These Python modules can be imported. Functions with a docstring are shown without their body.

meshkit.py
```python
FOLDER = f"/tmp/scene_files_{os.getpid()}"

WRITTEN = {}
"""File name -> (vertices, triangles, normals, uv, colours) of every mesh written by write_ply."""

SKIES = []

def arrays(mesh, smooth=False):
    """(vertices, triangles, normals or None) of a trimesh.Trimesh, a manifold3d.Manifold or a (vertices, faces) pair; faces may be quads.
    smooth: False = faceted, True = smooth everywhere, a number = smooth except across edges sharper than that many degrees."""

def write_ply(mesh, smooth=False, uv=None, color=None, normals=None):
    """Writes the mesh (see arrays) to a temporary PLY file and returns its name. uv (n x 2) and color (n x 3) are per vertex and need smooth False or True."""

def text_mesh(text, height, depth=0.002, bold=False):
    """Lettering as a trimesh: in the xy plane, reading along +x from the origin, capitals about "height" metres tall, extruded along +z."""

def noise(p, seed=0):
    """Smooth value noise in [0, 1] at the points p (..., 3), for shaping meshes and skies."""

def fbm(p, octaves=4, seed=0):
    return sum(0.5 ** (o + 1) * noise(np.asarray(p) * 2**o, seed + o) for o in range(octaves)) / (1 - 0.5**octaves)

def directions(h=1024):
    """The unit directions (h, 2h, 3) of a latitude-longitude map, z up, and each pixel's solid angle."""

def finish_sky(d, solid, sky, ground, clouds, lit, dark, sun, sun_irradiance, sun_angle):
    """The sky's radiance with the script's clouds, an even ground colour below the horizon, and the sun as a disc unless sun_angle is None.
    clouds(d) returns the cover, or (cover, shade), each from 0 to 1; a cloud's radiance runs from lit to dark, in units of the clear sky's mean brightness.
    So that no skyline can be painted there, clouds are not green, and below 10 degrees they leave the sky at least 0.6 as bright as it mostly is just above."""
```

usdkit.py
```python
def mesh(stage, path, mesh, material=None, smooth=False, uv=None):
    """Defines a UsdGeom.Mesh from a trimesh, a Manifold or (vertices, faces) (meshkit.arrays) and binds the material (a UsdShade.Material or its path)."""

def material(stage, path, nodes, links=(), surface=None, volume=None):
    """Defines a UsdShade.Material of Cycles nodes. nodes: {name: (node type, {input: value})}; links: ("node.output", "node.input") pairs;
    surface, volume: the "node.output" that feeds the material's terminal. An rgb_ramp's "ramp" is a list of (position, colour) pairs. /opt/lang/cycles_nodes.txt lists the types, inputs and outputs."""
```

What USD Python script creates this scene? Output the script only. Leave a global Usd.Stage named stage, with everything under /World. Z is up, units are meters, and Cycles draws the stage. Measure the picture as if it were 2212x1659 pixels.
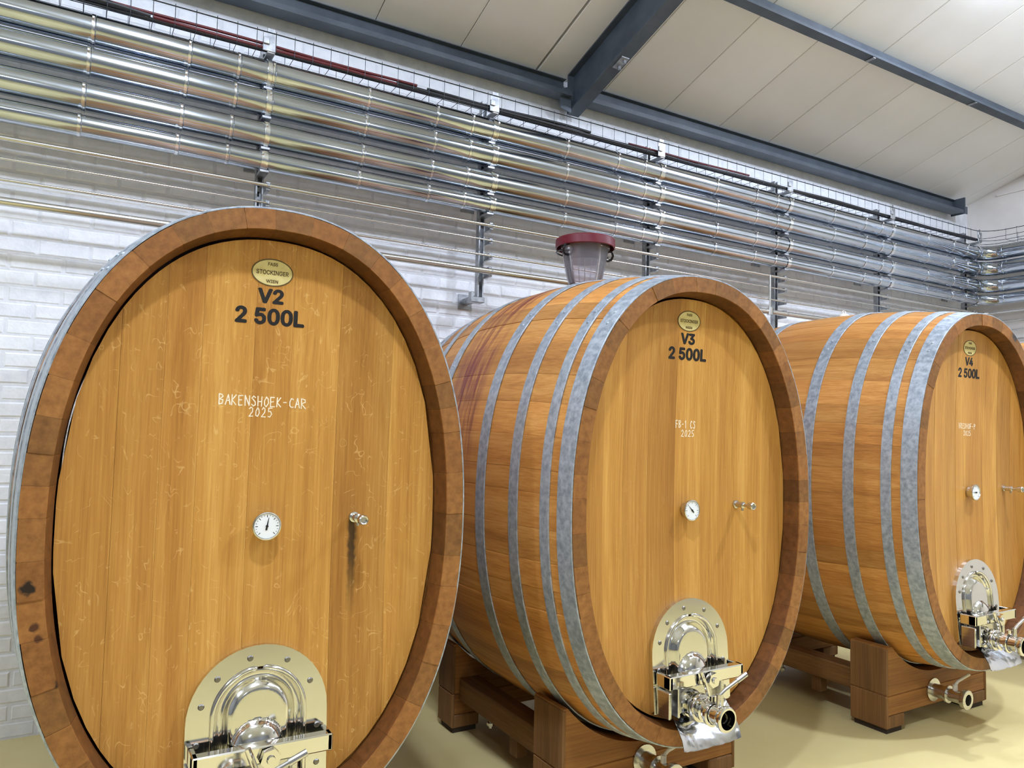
import math, random
import numpy as np
import trimesh, usdkit, meshkit
from shapely.geometry import Polygon, box as sbox
from shapely.ops import unary_union
from pxr import Usd, UsdGeom, UsdLux, UsdShade, Gf, Sdf

stage = Usd.Stage.CreateInMemory()
UsdGeom.SetStageUpAxis(stage, 'Z'); UsdGeom.SetStageMetersPerUnit(stage, 1.0)
UsdGeom.Xform.Define(stage, '/World'); UsdGeom.Scope.Define(stage, '/World/Looks')

# ------------------------------------------------------------------ camera, lights, exposure
YAW, PITCH, ROLL, FPX = 0.5310, 0.0600, 0.0228, 1614.34
FLOOR = -1.55                                   # the camera is the origin: 1.55 m above the floor
fw = np.array([math.sin(YAW) * math.cos(PITCH), math.cos(YAW) * math.cos(PITCH), math.sin(PITCH)])
rt = np.array([math.cos(YAW), -math.sin(YAW), 0.0]); up = np.cross(rt, fw)
rt, up = math.cos(ROLL) * rt + math.sin(ROLL) * up, -math.sin(ROLL) * rt + math.cos(ROLL) * up
cam = UsdGeom.Camera.Define(stage, '/World/Camera')
cam.CreateHorizontalApertureAttr(36.0); cam.CreateVerticalApertureAttr(27.0)
cam.CreateFocalLengthAttr(36.0 * FPX / 2212); cam.CreateClippingRangeAttr((0.05, 200.0))
cam.CreateExposureAttr(0.0)
cam.AddTransformOp().Set(Gf.Matrix4d(*rt, 0, *up, 0, *(-fw), 0, 0, 0, 0, 1))

LAMPS = [(-3.4, 0.6, 3.2), (0.45, 0.6, 3.2), (4.0, 0.6, 3.2), (6.4, 1.3, 2.95), (-1.2, -5.0, 3.0), (4.0, -5.0, 3.0),
         (-4.5, 2.25, 3.0), (0.35, 2.25, 3.0), (5.2, 2.25, 3.0)]
LAMP_DOWN, LAMP_GLOW = 715.0, 240.0
for i, p in enumerate(LAMPS):                    # the hall's lamps, above and behind the camera: a bright face below, a dimmer opal globe around it
    for kind, r, power in ((UsdLux.DiskLight, 0.11, LAMP_DOWN), (UsdLux.SphereLight, 0.09, LAMP_GLOW)):
        nm = 'lamp_face' if kind is UsdLux.DiskLight else 'lamp_globe'
        l = kind.Define(stage, '/World/' + nm + ('_%03d' % i if i else ''))
        l.CreateRadiusAttr(r); l.CreateIntensityAttr(power * (0.5 if p[1] < -2 else 0.29 if p[1] > 2 else 1.2 if r < .10 and p[0] > 3 else 0.9)); l.CreateColorAttr(Gf.Vec3f(0.86, 0.97, 1.22))
        l.AddTranslateOp().Set((p[0], p[1], p[2] + (0.0 if r > .10 else 0.10)))

# ------------------------------------------------------------------ helpers
RND = random.Random(7)
def lin(*c):
    return tuple(((x / 255) / 12.92 if x / 255 <= 0.04045 else ((x / 255 + 0.055) / 1.055) ** 2.4) for x in c)

class MB:
    """collects pieces of one mesh"""
    def __init__(s): s.v, s.f, s.n = [], [], 0
    def add(s, v, f):
        v = np.asarray(v, float); f = np.asarray(f, int)
        if f.shape[1] == 4: f = np.vstack([f[:, [0, 1, 2]], f[:, [0, 2, 3]]])
        s.v.append(v); s.f.append(f + s.n); s.n += len(v); return s
    def tm(s, m): return s.add(m.vertices, m.faces)
    def hull(s, pts): return s.tm(trimesh.convex.convex_hull(np.asarray(pts, float)))
    def box(s, lo, hi, bevel=0.0):
        lo, hi = np.minimum(lo, hi).astype(float), np.maximum(lo, hi).astype(float)
        if bevel <= 0:
            return s.tm(trimesh.creation.box(bounds=[lo, hi]))
        b = min(bevel, 0.45 * (hi - lo).min()); pts = []
        for k in range(3):
            for sx in (0, 1):
                for sy in (0, 1):
                    for sz in (0, 1):
                        sg = (sx, sy, sz); p = [hi[i] if sg[i] else lo[i] for i in range(3)]
                        for i in range(3):
                            if i != k: p[i] += -b if sg[i] else b
                        pts.append(p)
        return s.hull(pts)
    def tube(s, path, r, n=12, cap=True, radii=None):
        p = np.asarray(path, float); t = np.gradient(p, axis=0)
        t /= np.linalg.norm(t, axis=1, keepdims=True) + 1e-12
        ref = np.array([0, 0, 1.0]) if abs(t[0][2]) < 0.9 else np.array([1.0, 0, 0])
        A = np.cross(t, ref); A /= np.linalg.norm(A, axis=1, keepdims=True) + 1e-12
        for i in range(1, len(p)):
            if A[i] @ A[i - 1] < 0: A[i] = -A[i]
        B = np.cross(t, A); ang = np.arange(n) * 2 * np.pi / n
        rr = np.broadcast_to(r if radii is None else radii, (len(p),))
        v = (p[:, None] + rr[:, None, None] * (np.cos(ang)[None, :, None] * A[:, None] + np.sin(ang)[None, :, None] * B[:, None])).reshape(-1, 3)
        i, j = np.meshgrid(np.arange(len(p) - 1), np.arange(n), indexing='ij')
        q = np.stack([i * n + j, i * n + (j + 1) % n, (i + 1) * n + (j + 1) % n, (i + 1) * n + j], -1).reshape(-1, 4)
        s.add(v, q)
        if cap:
            for base, flip in ((0, 1), ((len(p) - 1) * n, 0)):
                ring = v[base:base + n]; vv = np.vstack([ring, ring.mean(0)])
                ff = [[k, (k + 1) % n, n] if not flip else [(k + 1) % n, k, n] for k in range(n)]
                s.add(vv, ff)
        return s
    def cyl(s, p0, p1, r, n=20): return s.tube([p0, p1], r, n)
    def lathe(s, prof, o, ax, n=32):
        """prof: (radius, height along axis) pairs; o: origin; ax: unit axis"""
        ax = np.asarray(ax, float); ax /= np.linalg.norm(ax)
        A = np.cross(ax, [0, 0, 1.0] if abs(ax[2]) < 0.9 else [1.0, 0, 0]); A /= np.linalg.norm(A); B = np.cross(ax, A)
        ang = np.arange(n) * 2 * np.pi / n; ring = np.cos(ang)[:, None] * A + np.sin(ang)[:, None] * B
        v = np.concatenate([np.asarray(o, float) + ax * h + ring * max(r, 1e-5) for r, h in prof])
        i, j = np.meshgrid(np.arange(len(prof) - 1), np.arange(n), indexing='ij')
        q = np.stack([i * n + j, i * n + (j + 1) % n, (i + 1) * n + (j + 1) % n, (i + 1) * n + j], -1).reshape(-1, 4)
        return s.add(v, q)
    def prism(s, poly, d0, d1, to3=lambda u, w, d: (u, d, w)):
        """shapely polygon in (u, w), extruded from d0 to d1; to3 maps to space"""
        for g in (poly.geoms if hasattr(poly, 'geoms') else [poly]):
            m = trimesh.creation.extrude_polygon(g, d1 - d0)
            s.add([to3(x, y, z + d0) for x, y, z in m.vertices], m.faces)
        return s
    def mesh(s):
        m = trimesh.Trimesh(np.vstack(s.v), np.vstack(s.f), process=False)
        if len(m.faces) < 60000:
            try:
                m.merge_vertices(); trimesh.repair.fix_normals(m, multibody=True)
            except Exception: pass
        return m

USED = {}
def numbered(path):
    k = USED.get(path, 0); USED[path] = k + 1
    return path if k == 0 else '%s_%03d' % (path, k)
def tag(prim, **kw):
    for k, v in kw.items():
        if v: prim.SetCustomDataByKey(k, v)
    return prim
def thing(name, label, cat, loc=(0, 0, 0), group=None):
    x = UsdGeom.Xform.Define(stage, numbered('/World/' + name)); x.AddTranslateOp().Set(Gf.Vec3d(*map(float, loc)))
    return tag(x.GetPrim(), label=label, category=cat, group=group)
def obj(name, mb, mat, parent=None, smooth=30, label=None, kind=None, cat=None, group=None):
    base = parent.GetPath().pathString if parent is not None else '/World'
    m = mb.mesh() if isinstance(mb, MB) else mb
    o = usdkit.mesh(stage, numbered(base + '/' + name), m, mat, smooth=smooth)
    return tag(o.GetPrim(), label=label, kind=kind, category=cat, group=group)
def struct(name, mb, mat, smooth=False, label=None):
    return obj(name, mb, mat, None, smooth, label, 'structure')
def dup(root, loc, label, group=None):
    was = root.GetCustomData()
    r = thing(root.GetName().rstrip('0123456789_') if root.GetName()[-3:].isdigit() else root.GetName(), label, was['category'], loc, group or was.get('group'))
    r.GetReferences().AddInternalReference(root.GetPath()); r.SetInstanceable(True)
    return r

# ------------------------------------------------------------------ materials
def mat(name, nodes, links=(), surface='p.BSDF'):
    return usdkit.material(stage, '/World/Looks/' + name, nodes, links, surface=surface)
def plain(name, col, rough=0.5, metal=0.0, **kw):
    return mat(name, {'p': ('principled_bsdf', dict(base_color=col, roughness=rough, metallic=metal, **kw))})
def noisy(name, c0, c1, scale=(8, 8, 8), rough=0.5, metal=0.0, bump=0.0, bscale=40.0, detail=4, lo=0.35, hi=0.65, roughvar=0.0, dist=0.002):
    n = {'tc': ('texture_coordinate', {}), 'mp': ('mapping', {'scale': scale}), 'n': ('noise_texture', {'scale': 1.0, 'detail': detail, 'roughness': 0.6}),
         'r': ('rgb_ramp', {'ramp': [(lo, c0), (hi, c1)]}), 'p': ('principled_bsdf', {'roughness': rough, 'metallic': metal})}
    l = [('tc.object', 'mp.vector'), ('mp.vector', 'n.vector'), ('n.fac', 'r.fac'), ('r.color', 'p.base_color')]
    if bump:
        n['bn'] = ('noise_texture', {'scale': bscale, 'detail': 3}); n['b'] = ('bump', {'strength': bump, 'distance': dist})
        l += [('tc.object', 'bn.vector'), ('bn.fac', 'b.height'), ('b.normal', 'p.normal')]
    if roughvar:
        n['mr'] = ('map_range', {'from_min': 0.3, 'from_max': 0.7, 'to_min': rough - roughvar, 'to_max': rough + roughvar})
        l += [('n.fac', 'mr.value'), ('mr.result', 'p.roughness')]
    return mat(name, n, l)

def wood(name, c_dark, c_mid, c_light, axis='z', off=(0, 0, 0), fleck=0.0, rough=0.45, stain=None, spots=(), rim=None, wine=False, bump=0.15):
    """oak: fine grain along an axis, broad tone bands, pale ray flecks; spots: (x, y, z, radius) knots; rim: other colours where y < 0.06"""
    fine = {'z': (150, 150, 3.0), 'y': (150, 3.0, 150), 'x': (3.0, 120, 120)}[axis]
    broad = {'z': (14, 14, 0.7), 'y': (16, 0.8, 16), 'x': (0.8, 14, 14)}[axis]
    n = {'tc': ('texture_coordinate', {}),
         'mf': ('mapping', {'scale': fine, 'location': off}), 'nf': ('noise_texture', {'scale': 1.0, 'detail': 5, 'roughness': 0.65}),
         'mb': ('mapping', {'scale': broad, 'location': off}), 'nb': ('noise_texture', {'scale': 1.0, 'detail': 3, 'distortion': 0.4}),
         'a': ('mix_float', {'fac': 0.5}), 'r': ('rgb_ramp', {'ramp': [(0.30, c_dark), (0.5, c_mid), (0.68, c_light)]}),
         'b': ('bump', {'strength': bump, 'distance': 0.001}), 'p': ('principled_bsdf', {'roughness': rough, 'specular_ior_level': 0.35})}
    l = [('tc.object', 'mf.vector'), ('tc.object', 'mb.vector'), ('mf.vector', 'nf.vector'), ('mb.vector', 'nb.vector'), ('nf.fac', 'a.a'), ('nb.fac', 'a.b'),
         ('a.result', 'r.fac'), ('nf.fac', 'b.height'), ('b.normal', 'p.normal')]
    out = 'r.color'
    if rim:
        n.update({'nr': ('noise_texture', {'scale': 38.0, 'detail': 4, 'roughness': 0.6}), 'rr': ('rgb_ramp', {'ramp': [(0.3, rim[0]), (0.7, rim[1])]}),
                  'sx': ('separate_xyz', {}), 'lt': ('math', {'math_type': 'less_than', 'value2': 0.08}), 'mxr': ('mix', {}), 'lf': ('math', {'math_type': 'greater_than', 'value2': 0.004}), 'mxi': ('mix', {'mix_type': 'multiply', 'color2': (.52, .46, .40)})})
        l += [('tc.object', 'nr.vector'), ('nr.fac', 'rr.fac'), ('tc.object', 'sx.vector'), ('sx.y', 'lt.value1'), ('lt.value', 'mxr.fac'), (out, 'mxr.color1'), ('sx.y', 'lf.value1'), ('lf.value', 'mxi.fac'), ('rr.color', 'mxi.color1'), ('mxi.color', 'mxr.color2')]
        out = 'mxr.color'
    if fleck:
        # curly contour lines of a soft noise, kept in patches
        n.update({'mk': ('mapping', {'scale': (17, 17, 13), 'location': off}), 'nk': ('noise_texture', {'scale': 1.0, 'detail': 1.5, 'distortion': 1.2}),
                  'rk': ('rgb_ramp', {'ramp': [(0.486, (0, 0, 0)), (0.5, (1, 1, 1)), (0.514, (0, 0, 0))]}),
                  'nm': ('noise_texture', {'scale': 26.0, 'detail': 2}), 'rm': ('rgb_ramp', {'ramp': [(0.50, (0, 0, 0)), (0.60, (1, 1, 1))]}),
                  'mk2': ('mapping', {'scale': (1, 1, 1), 'location': off}),
                  'mm': ('math', {'math_type': 'multiply'}), 'ms': ('math', {'math_type': 'multiply', 'value2': fleck}), 'mxf': ('mix', {'color2': lin(233, 192, 122)})})
        l += [('tc.object', 'mk.vector'), ('mk.vector', 'nk.vector'), ('nk.fac', 'rk.fac'), ('tc.object', 'mk2.vector'), ('mk2.vector', 'nm.vector'), ('nm.fac', 'rm.fac'),
              ('rk.color', 'mm.value1'), ('rm.color', 'mm.value2'), ('mm.value', 'ms.value1'), ('ms.value', 'mxf.fac'), (out, 'mxf.color1')]
        out = 'mxf.color'
    for i, (x, y, z, r, col) in enumerate(spots):
        k = 's%d' % i
        n.update({k + 'd': ('vector_math', {'math_type': 'distance', 'vector2': (x, y, z)}), k + 'n': ('noise_texture', {'scale': 60.0, 'detail': 2}),
                  k + 'm': ('math', {'math_type': 'multiply_add', 'value2': r * 1.2, 'value3': -r * 0.6}), k + 'a': ('math', {'math_type': 'add'}),
                  k + 'r': ('map_range', {'from_min': r * 0.6, 'from_max': r, 'to_min': 1.0, 'to_max': 0.0, 'clamp': True}), k + 'x': ('mix', {'color2': col})})
        l += [('tc.object', k + 'd.vector1'), ('tc.object', k + 'n.vector'), (k + 'n.fac', k + 'm.value1'), (k + 'd.value', k + 'a.value1'), (k + 'm.value', k + 'a.value2'),
              (k + 'a.value', k + 'r.value'), (k + 'r.result', k + 'x.fac'), (out, k + 'x.color1')]
        out = k + 'x.color'
    if stain:
        # a dark leak running down from the sampling tap: (x, z top, z bottom, half width)
        sx, zt, zb, hw = stain
        n.update({'tx': ('separate_xyz', {}), 'td': ('math', {'math_type': 'subtract', 'value2': sx}), 'ta': ('math', {'math_type': 'absolute'}),
                  'tn': ('noise_texture', {'scale': 55.0, 'detail': 3}), 'tm': ('math', {'math_type': 'multiply_add', 'value2': 0.016, 'value3': -0.008}), 'tj': ('math', {'math_type': 'add'}),
                  'tw': ('map_range', {'from_min': hw * 0.55, 'from_max': hw * 1.25, 'to_min': 1.0, 'to_max': 0.0, 'clamp': True}),
                  'tz': ('map_range', {'from_min': zb, 'from_max': zt - 0.12, 'to_min': 0.0, 'to_max': 0.85, 'clamp': True}),
                  'tl': ('math', {'math_type': 'less_than', 'value2': zt}), 'tp': ('math', {'math_type': 'multiply'}), 'tq': ('math', {'math_type': 'multiply'}),
                  'tmx': ('mix', {'color2': lin(38, 28, 16)})})
        l += [('tc.object', 'tx.vector'), ('tx.x', 'td.value1'), ('td.value', 'ta.value1'), ('tc.object', 'tn.vector'), ('tn.fac', 'tm.value1'), ('ta.value', 'tj.value1'), ('tm.value', 'tj.value2'),
              ('tj.value', 'tw.value'), ('tx.z', 'tz.value'), ('tx.z', 'tl.value1'), ('tw.result', 'tp.value1'), ('tz.result', 'tp.value2'), ('tp.value', 'tq.value1'), ('tl.value', 'tq.value2'),
              ('tq.value', 'tmx.fac'), (out, 'tmx.color1')]
        out = 'tmx.color'
    if wine:
        # red wine has run down the belly on both sides of the bung
        n.update({'wx': ('separate_xyz', {}), 'wm': ('mapping', {'scale': (3, 30, 2.6)}), 'wn': ('noise_texture', {'scale': 1.0, 'detail': 5, 'roughness': 0.65}),
                  'wr': ('rgb_ramp', {'ramp': [(0.40, (0, 0, 0)), (0.60, (1, 1, 1))]}),
                  'w1': ('map_range', {'from_min': 0.70, 'from_max': 0.76, 'clamp': True}), 'w2': ('map_range', {'from_min': 1.06, 'from_max': 0.98, 'clamp': True}),
                  'w3': ('map_range', {'from_min': -0.25, 'from_max': 0.45, 'clamp': True}), 'wa': ('math', {'math_type': 'multiply'}), 'wb': ('math', {'math_type': 'multiply'}),
                  'wc': ('math', {'math_type': 'multiply'}), 'wd': ('math', {'math_type': 'multiply', 'value2': 1.0}), 'wmx': ('mix', {'color2': lin(120, 58, 48)})})
        l += [('tc.object', 'wx.vector'), ('tc.object', 'wm.vector'), ('wm.vector', 'wn.vector'), ('wn.fac', 'wr.fac'), ('wx.y', 'w1.value'), ('wx.y', 'w2.value'), ('wx.z', 'w3.value'),
              ('w1.result', 'wa.value1'), ('w2.result', 'wa.value2'), ('wa.value', 'wb.value1'), ('w3.result', 'wb.value2'), ('wb.value', 'wc.value1'), ('wr.color', 'wc.value2'), ('wc.value', 'wd.value1'),
              ('wd.value', 'wmx.fac'), (out, 'wmx.color1')]
        out = 'wmx.color'
    l.append((out, 'p.base_color'))
    return mat(name, n, l)

M = {}
M['floor'] = noisy('floor_epoxy', lin(212, 195, 134), lin(224, 208, 147), (0.9, 0.9, 0.9), rough=0.38, bump=0.03, bscale=30)
M['brick'] = [noisy('painted_brick' + s, c, d, (18, 18, 18), rough=0.55, bump=0.5, bscale=55, dist=0.004) for s, c, d in
              (('_a', lin(226, 228, 230), lin(236, 237, 238)), ('_b', lin(220, 222, 226), lin(233, 234, 236)), ('_c', lin(229, 230, 231), lin(238, 239, 240)))]
M['mortar'] = noisy('painted_mortar', lin(214, 216, 219), lin(230, 231, 233), (14, 14, 14), rough=0.7, bump=0.5, bscale=70, dist=0.004)
M['plaster'] = noisy('wall_plaster', lin(214, 208, 200), lin(222, 217, 210), (3, 3, 3), rough=0.8, bump=0.15, bscale=20)
M['hall'] = noisy('hall_wall', lin(130, 132, 136), lin(144, 146, 150), (2, 2, 2), rough=0.8)
M['roof'] = [noisy('roof_panel' + s, c, d, (1.2, 0.5, 1.2), rough=0.45) for s, c, d in
             (('_a', lin(222, 222, 219), lin(229, 229, 227)), ('_b', lin(219, 219, 216), lin(226, 226, 224)), ('_c', lin(224, 224, 221), lin(231, 231, 229)))]
M['roof_dark'] = plain('roof_joint', lin(70, 68, 62), 0.8)
M['steel'] = noisy('painted_steel', lin(62, 71, 81), lin(78, 87, 96), (5, 5, 5), rough=0.5)
M['galv'] = noisy('galvanised_hoop', lin(142, 152, 162), lin(184, 192, 199), (42, 42, 42), rough=0.46, metal=0.45, detail=5, roughvar=0.08)
M['strut'] = noisy('galvanised_strut', lin(140, 143, 146), lin(178, 180, 182), (20, 20, 20), rough=0.42, metal=0.8)
M['clad'] = noisy('aluminium_cladding', lin(176, 184, 194), lin(196, 203, 212), (2, 9, 9), rough=0.12, metal=1.0, bump=0.018, bscale=6, dist=0.01)
M['band'] = plain('polished_band', lin(226, 229, 232), 0.16, 1.0)
M['inox'] = plain('polished_steel', lin(226, 224, 218), 0.09, 1.0)
M['inox_b'] = noisy('brushed_steel', lin(196, 194, 188), lin(218, 216, 210), (30, 30, 200), rough=0.24, metal=1.0)
M['foil'] = noisy('dented_steel', lin(205, 206, 208), lin(222, 222, 224), (6, 6, 6), rough=0.16, metal=1.0, bump=0.5, bscale=7, dist=0.02)
M['bare'] = plain('stainless_pipe', lin(205, 203, 196), 0.24, 1.0)
M['wire'] = plain('dark_wire', lin(62, 66, 70), 0.45, 0.8)
M['cable_black'] = plain('black_cable', lin(24, 24, 27), 0.5)
M['cable_red'] = plain('dark_red_cable', lin(88, 22, 26), 0.5)
M['rubber'] = plain('black_rubber', lin(20, 19, 18), 0.7)
M['rubber_foot'] = plain('foot_pad', lin(54, 42, 32), 0.8)
M['bolt'] = plain('dull_bolt', lin(128, 124, 118), 0.35, 0.9)
M['black_paint'] = plain('black_lettering', lin(16, 13, 12), 0.5)
M['chalk'] = noisy('white_chalk', lin(232, 214, 180), lin(246, 236, 216), (120, 120, 120), rough=0.9)
M['badge'] = noisy('badge_cream', lin(214, 196, 128), lin(226, 210, 146), (30, 30, 30), rough=0.5)
M['badge_ink'] = plain('badge_ink', lin(92, 74, 34), 0.6)
M['dial'] = plain('white_dial', lin(236, 238, 240), 0.35)
M['red_lid'] = plain('dark_red_plastic', lin(96, 8, 26), 0.4)
M['insert'] = plain('purple_insert', lin(52, 22, 36), 0.4)
M['black_plastic'] = plain('black_plastic', lin(18, 18, 20), 0.4)
M['silicone'] = plain('white_silicone', lin(226, 222, 212), 0.4)
M['clear'] = mat('clear_plastic', {'t': ('transparent_bsdf', {'color': (0.95, 0.94, 0.96)}), 'g': ('glossy_bsdf', {'color': (1, 1, 1), 'roughness': 0.12}),
                                   'd': ('diffuse_bsdf', {'color': lin(225, 222, 230)}), 'f': ('fresnel', {'IOR': 1.45}), 'm1': ('mix_closure', {'fac': 0.13}), 'm2': ('mix_closure', {})},
                 [('t.BSDF', 'm1.closure1'), ('d.BSDF', 'm1.closure2'), ('m1.closure', 'm2.closure1'), ('g.BSDF', 'm2.closure2'), ('f.fac', 'm2.fac')], surface='m2.closure')
M['lamp'] = plain('lamp_housing', lin(210, 212, 214), 0.4, 0.3)
WD = lambda c, k: tuple(x * k for x in c)
H_D, H_M, H_L = lin(158, 104, 42), lin(186, 132, 60), lin(206, 156, 80)
def shade(c, k, warm=1.0): return (min(c[0] * k * warm, .95), c[1] * k, c[2] * k / warm)
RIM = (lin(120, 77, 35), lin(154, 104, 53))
def stave_set(tag_, off, wine=False, spots=(), dull=1.0):
    out = []
    for i, (k, w) in enumerate(((0.80, 1.0), (0.92, 1.03), (1.0, 0.98), (1.1, 1.02), (0.87, 1.06), (1.04, 1.0))):
        c = [shade(x, k * dull, w) for x in (lin(150, 95, 43), lin(188, 130, 64), lin(210, 157, 88))]
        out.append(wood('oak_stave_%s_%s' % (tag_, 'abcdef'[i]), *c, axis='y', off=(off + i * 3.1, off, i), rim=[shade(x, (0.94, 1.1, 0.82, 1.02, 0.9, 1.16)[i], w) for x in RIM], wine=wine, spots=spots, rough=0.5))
    return out
def head_set(tag_, off, fleck, stain=None):
    out = []
    for i, (k, w) in enumerate(((0.84, 1.03), (0.98, 1.0), (1.14, 0.98), (0.92, 1.04), (1.06, 1.0))):
        out.append(wood('oak_head_%s_%s' % (tag_, 'abcde'[i]), shade(H_D, k, w), shade(H_M, k, w), shade(H_L, k, w), axis='z', off=(off + i * 2.3, off, off * 0.3 + i), fleck=fleck, stain=stain, rough=0.42))
    return out
M['cradle'] = [wood('cradle_oak_' + 'abc'[i], *[shade(x, k) for x in (lin(98, 60, 26), lin(142, 93, 42), lin(168, 116, 58))], axis='x', off=(i, 2 * i, 0), rough=0.6) for i, k in enumerate((0.95, 1.1, 0.8))]
M['cradle_v'] = [wood('cradle_post_' + 'ab'[i], *[shade(x, k) for x in (lin(90, 62, 36), lin(128, 90, 50), lin(152, 110, 64))], axis='z', off=(i, 5 + i, 0), rough=0.65) for i, k in enumerate((1.0, 0.85))]
M['cradle_y'] = wood('cradle_rail', lin(88, 60, 30), lin(124, 86, 44), lin(148, 106, 58), axis='y', off=(3, 1, 2), rough=0.65)

# ------------------------------------------------------------------ the room
WY, EX = 4.40, 8.27                              # pipe wall (y) and end wall (x)
LX, FY = -6.0, -7.0                              # the walls behind the camera
ZR, SL, RIDGE = 2.535, 0.317, -1.3               # roof height at the pipe wall, its slope, y of the ridge
def roof_z(y): return ZR + SL * (WY - y) if y >= RIDGE else ZR + SL * (WY - RIDGE) - SL * (RIDGE - y)
struct('floor', MB().box((LX - .2, FY - .2, FLOOR - .15), (EX + .2, WY + .3, FLOOR)), M['floor'])
zpk = roof_z(RIDGE)
def gable(x0, x1):
    pts = [(x, y, z) for x in (x0, x1) for y, z in ((FY, FLOOR), (WY + .2, FLOOR), (WY + .2, roof_z(WY)), (RIDGE, zpk + .02), (FY, roof_z(FY)))]
    return MB().hull(pts)
wall_right = struct('wall_right', gable(EX, EX + .2), M['plaster'])
obj('ledge', MB().box((EX - .012, -2, 2.555), (EX + .01, 4.1, 2.575)), M['plaster'], wall_right, False)
struct('wall_left', gable(LX - .2, LX), M['hall'])
struct('wall_front', MB().box((LX, FY - .2, FLOOR), (EX, FY, roof_z(FY) + .1)), M['hall'])
wall = struct('wall_back', MB().box((LX, WY + .006, FLOOR), (EX, WY + .25, ZR + .1)), M['mortar'])

# painted brickwork: every brick that shows is a part, the rest one joined mesh
BL, BH = 0.232, 0.0815
def brick_mesh(x, z, mb, rng):
    w, h = BL - 0.007, BH - 0.007; pr = 0.0020 + rng.random() * 0.0030; b = 0.009
    j = lambda a: a + (rng.random() - .5) * 0.004
    x0, x1, z0, z1 = j(x), j(x + w), j(z), j(z + h); yb, yf = WY + .01, WY - pr + .006
    v = [(x0, yb, z0), (x1, yb, z0), (x1, yb, z1), (x0, yb, z1), (x0, yf + b * .6, z0), (x1, yf + b * .6, z0), (x1, yf + b * .6, z1), (x0, yf + b * .6, z1),
         (x0 + b, yf, z0 + b), (x1 - b, yf, z0 + b), (x1 - b, yf + (rng.random() - .5) * .002, z1 - b), (x0 + b, yf, z1 - b)]
    f = [(0, 1, 5, 4), (1, 2, 6, 5), (2, 3, 7, 6), (3, 0, 4, 7), (4, 5, 9, 8), (5, 6, 10, 9), (6, 7, 11, 10), (7, 4, 8, 11), (8, 9, 10, 11)]
    mb.add(v, f)
rng = random.Random(11); rest = MB(); nb = 0
for r in range(int((2.33 - FLOOR) / BH)):
    z = FLOOR + 0.004 + r * BH
    for c in range(-5, 36):
        x = c * BL + (BL / 2 if r % 2 else 0) - 0.07
        if x + BL > EX: continue
        seen = (-0.62 < x < 0.85 and -1.5 < z < 1.15) or (1.55 < x < 2.35 and 0.5 < z < 1.0)
        if seen and nb < 300:
            m_ = MB(); brick_mesh(x, z, m_, rng); obj('brick', m_, M['brick'][rng.randrange(3)], wall, False); nb += 1
        else: brick_mesh(x, z, rest, rng)
obj('brickwork', rest, M['brick'][0], wall, False, kind='stuff')

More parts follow.
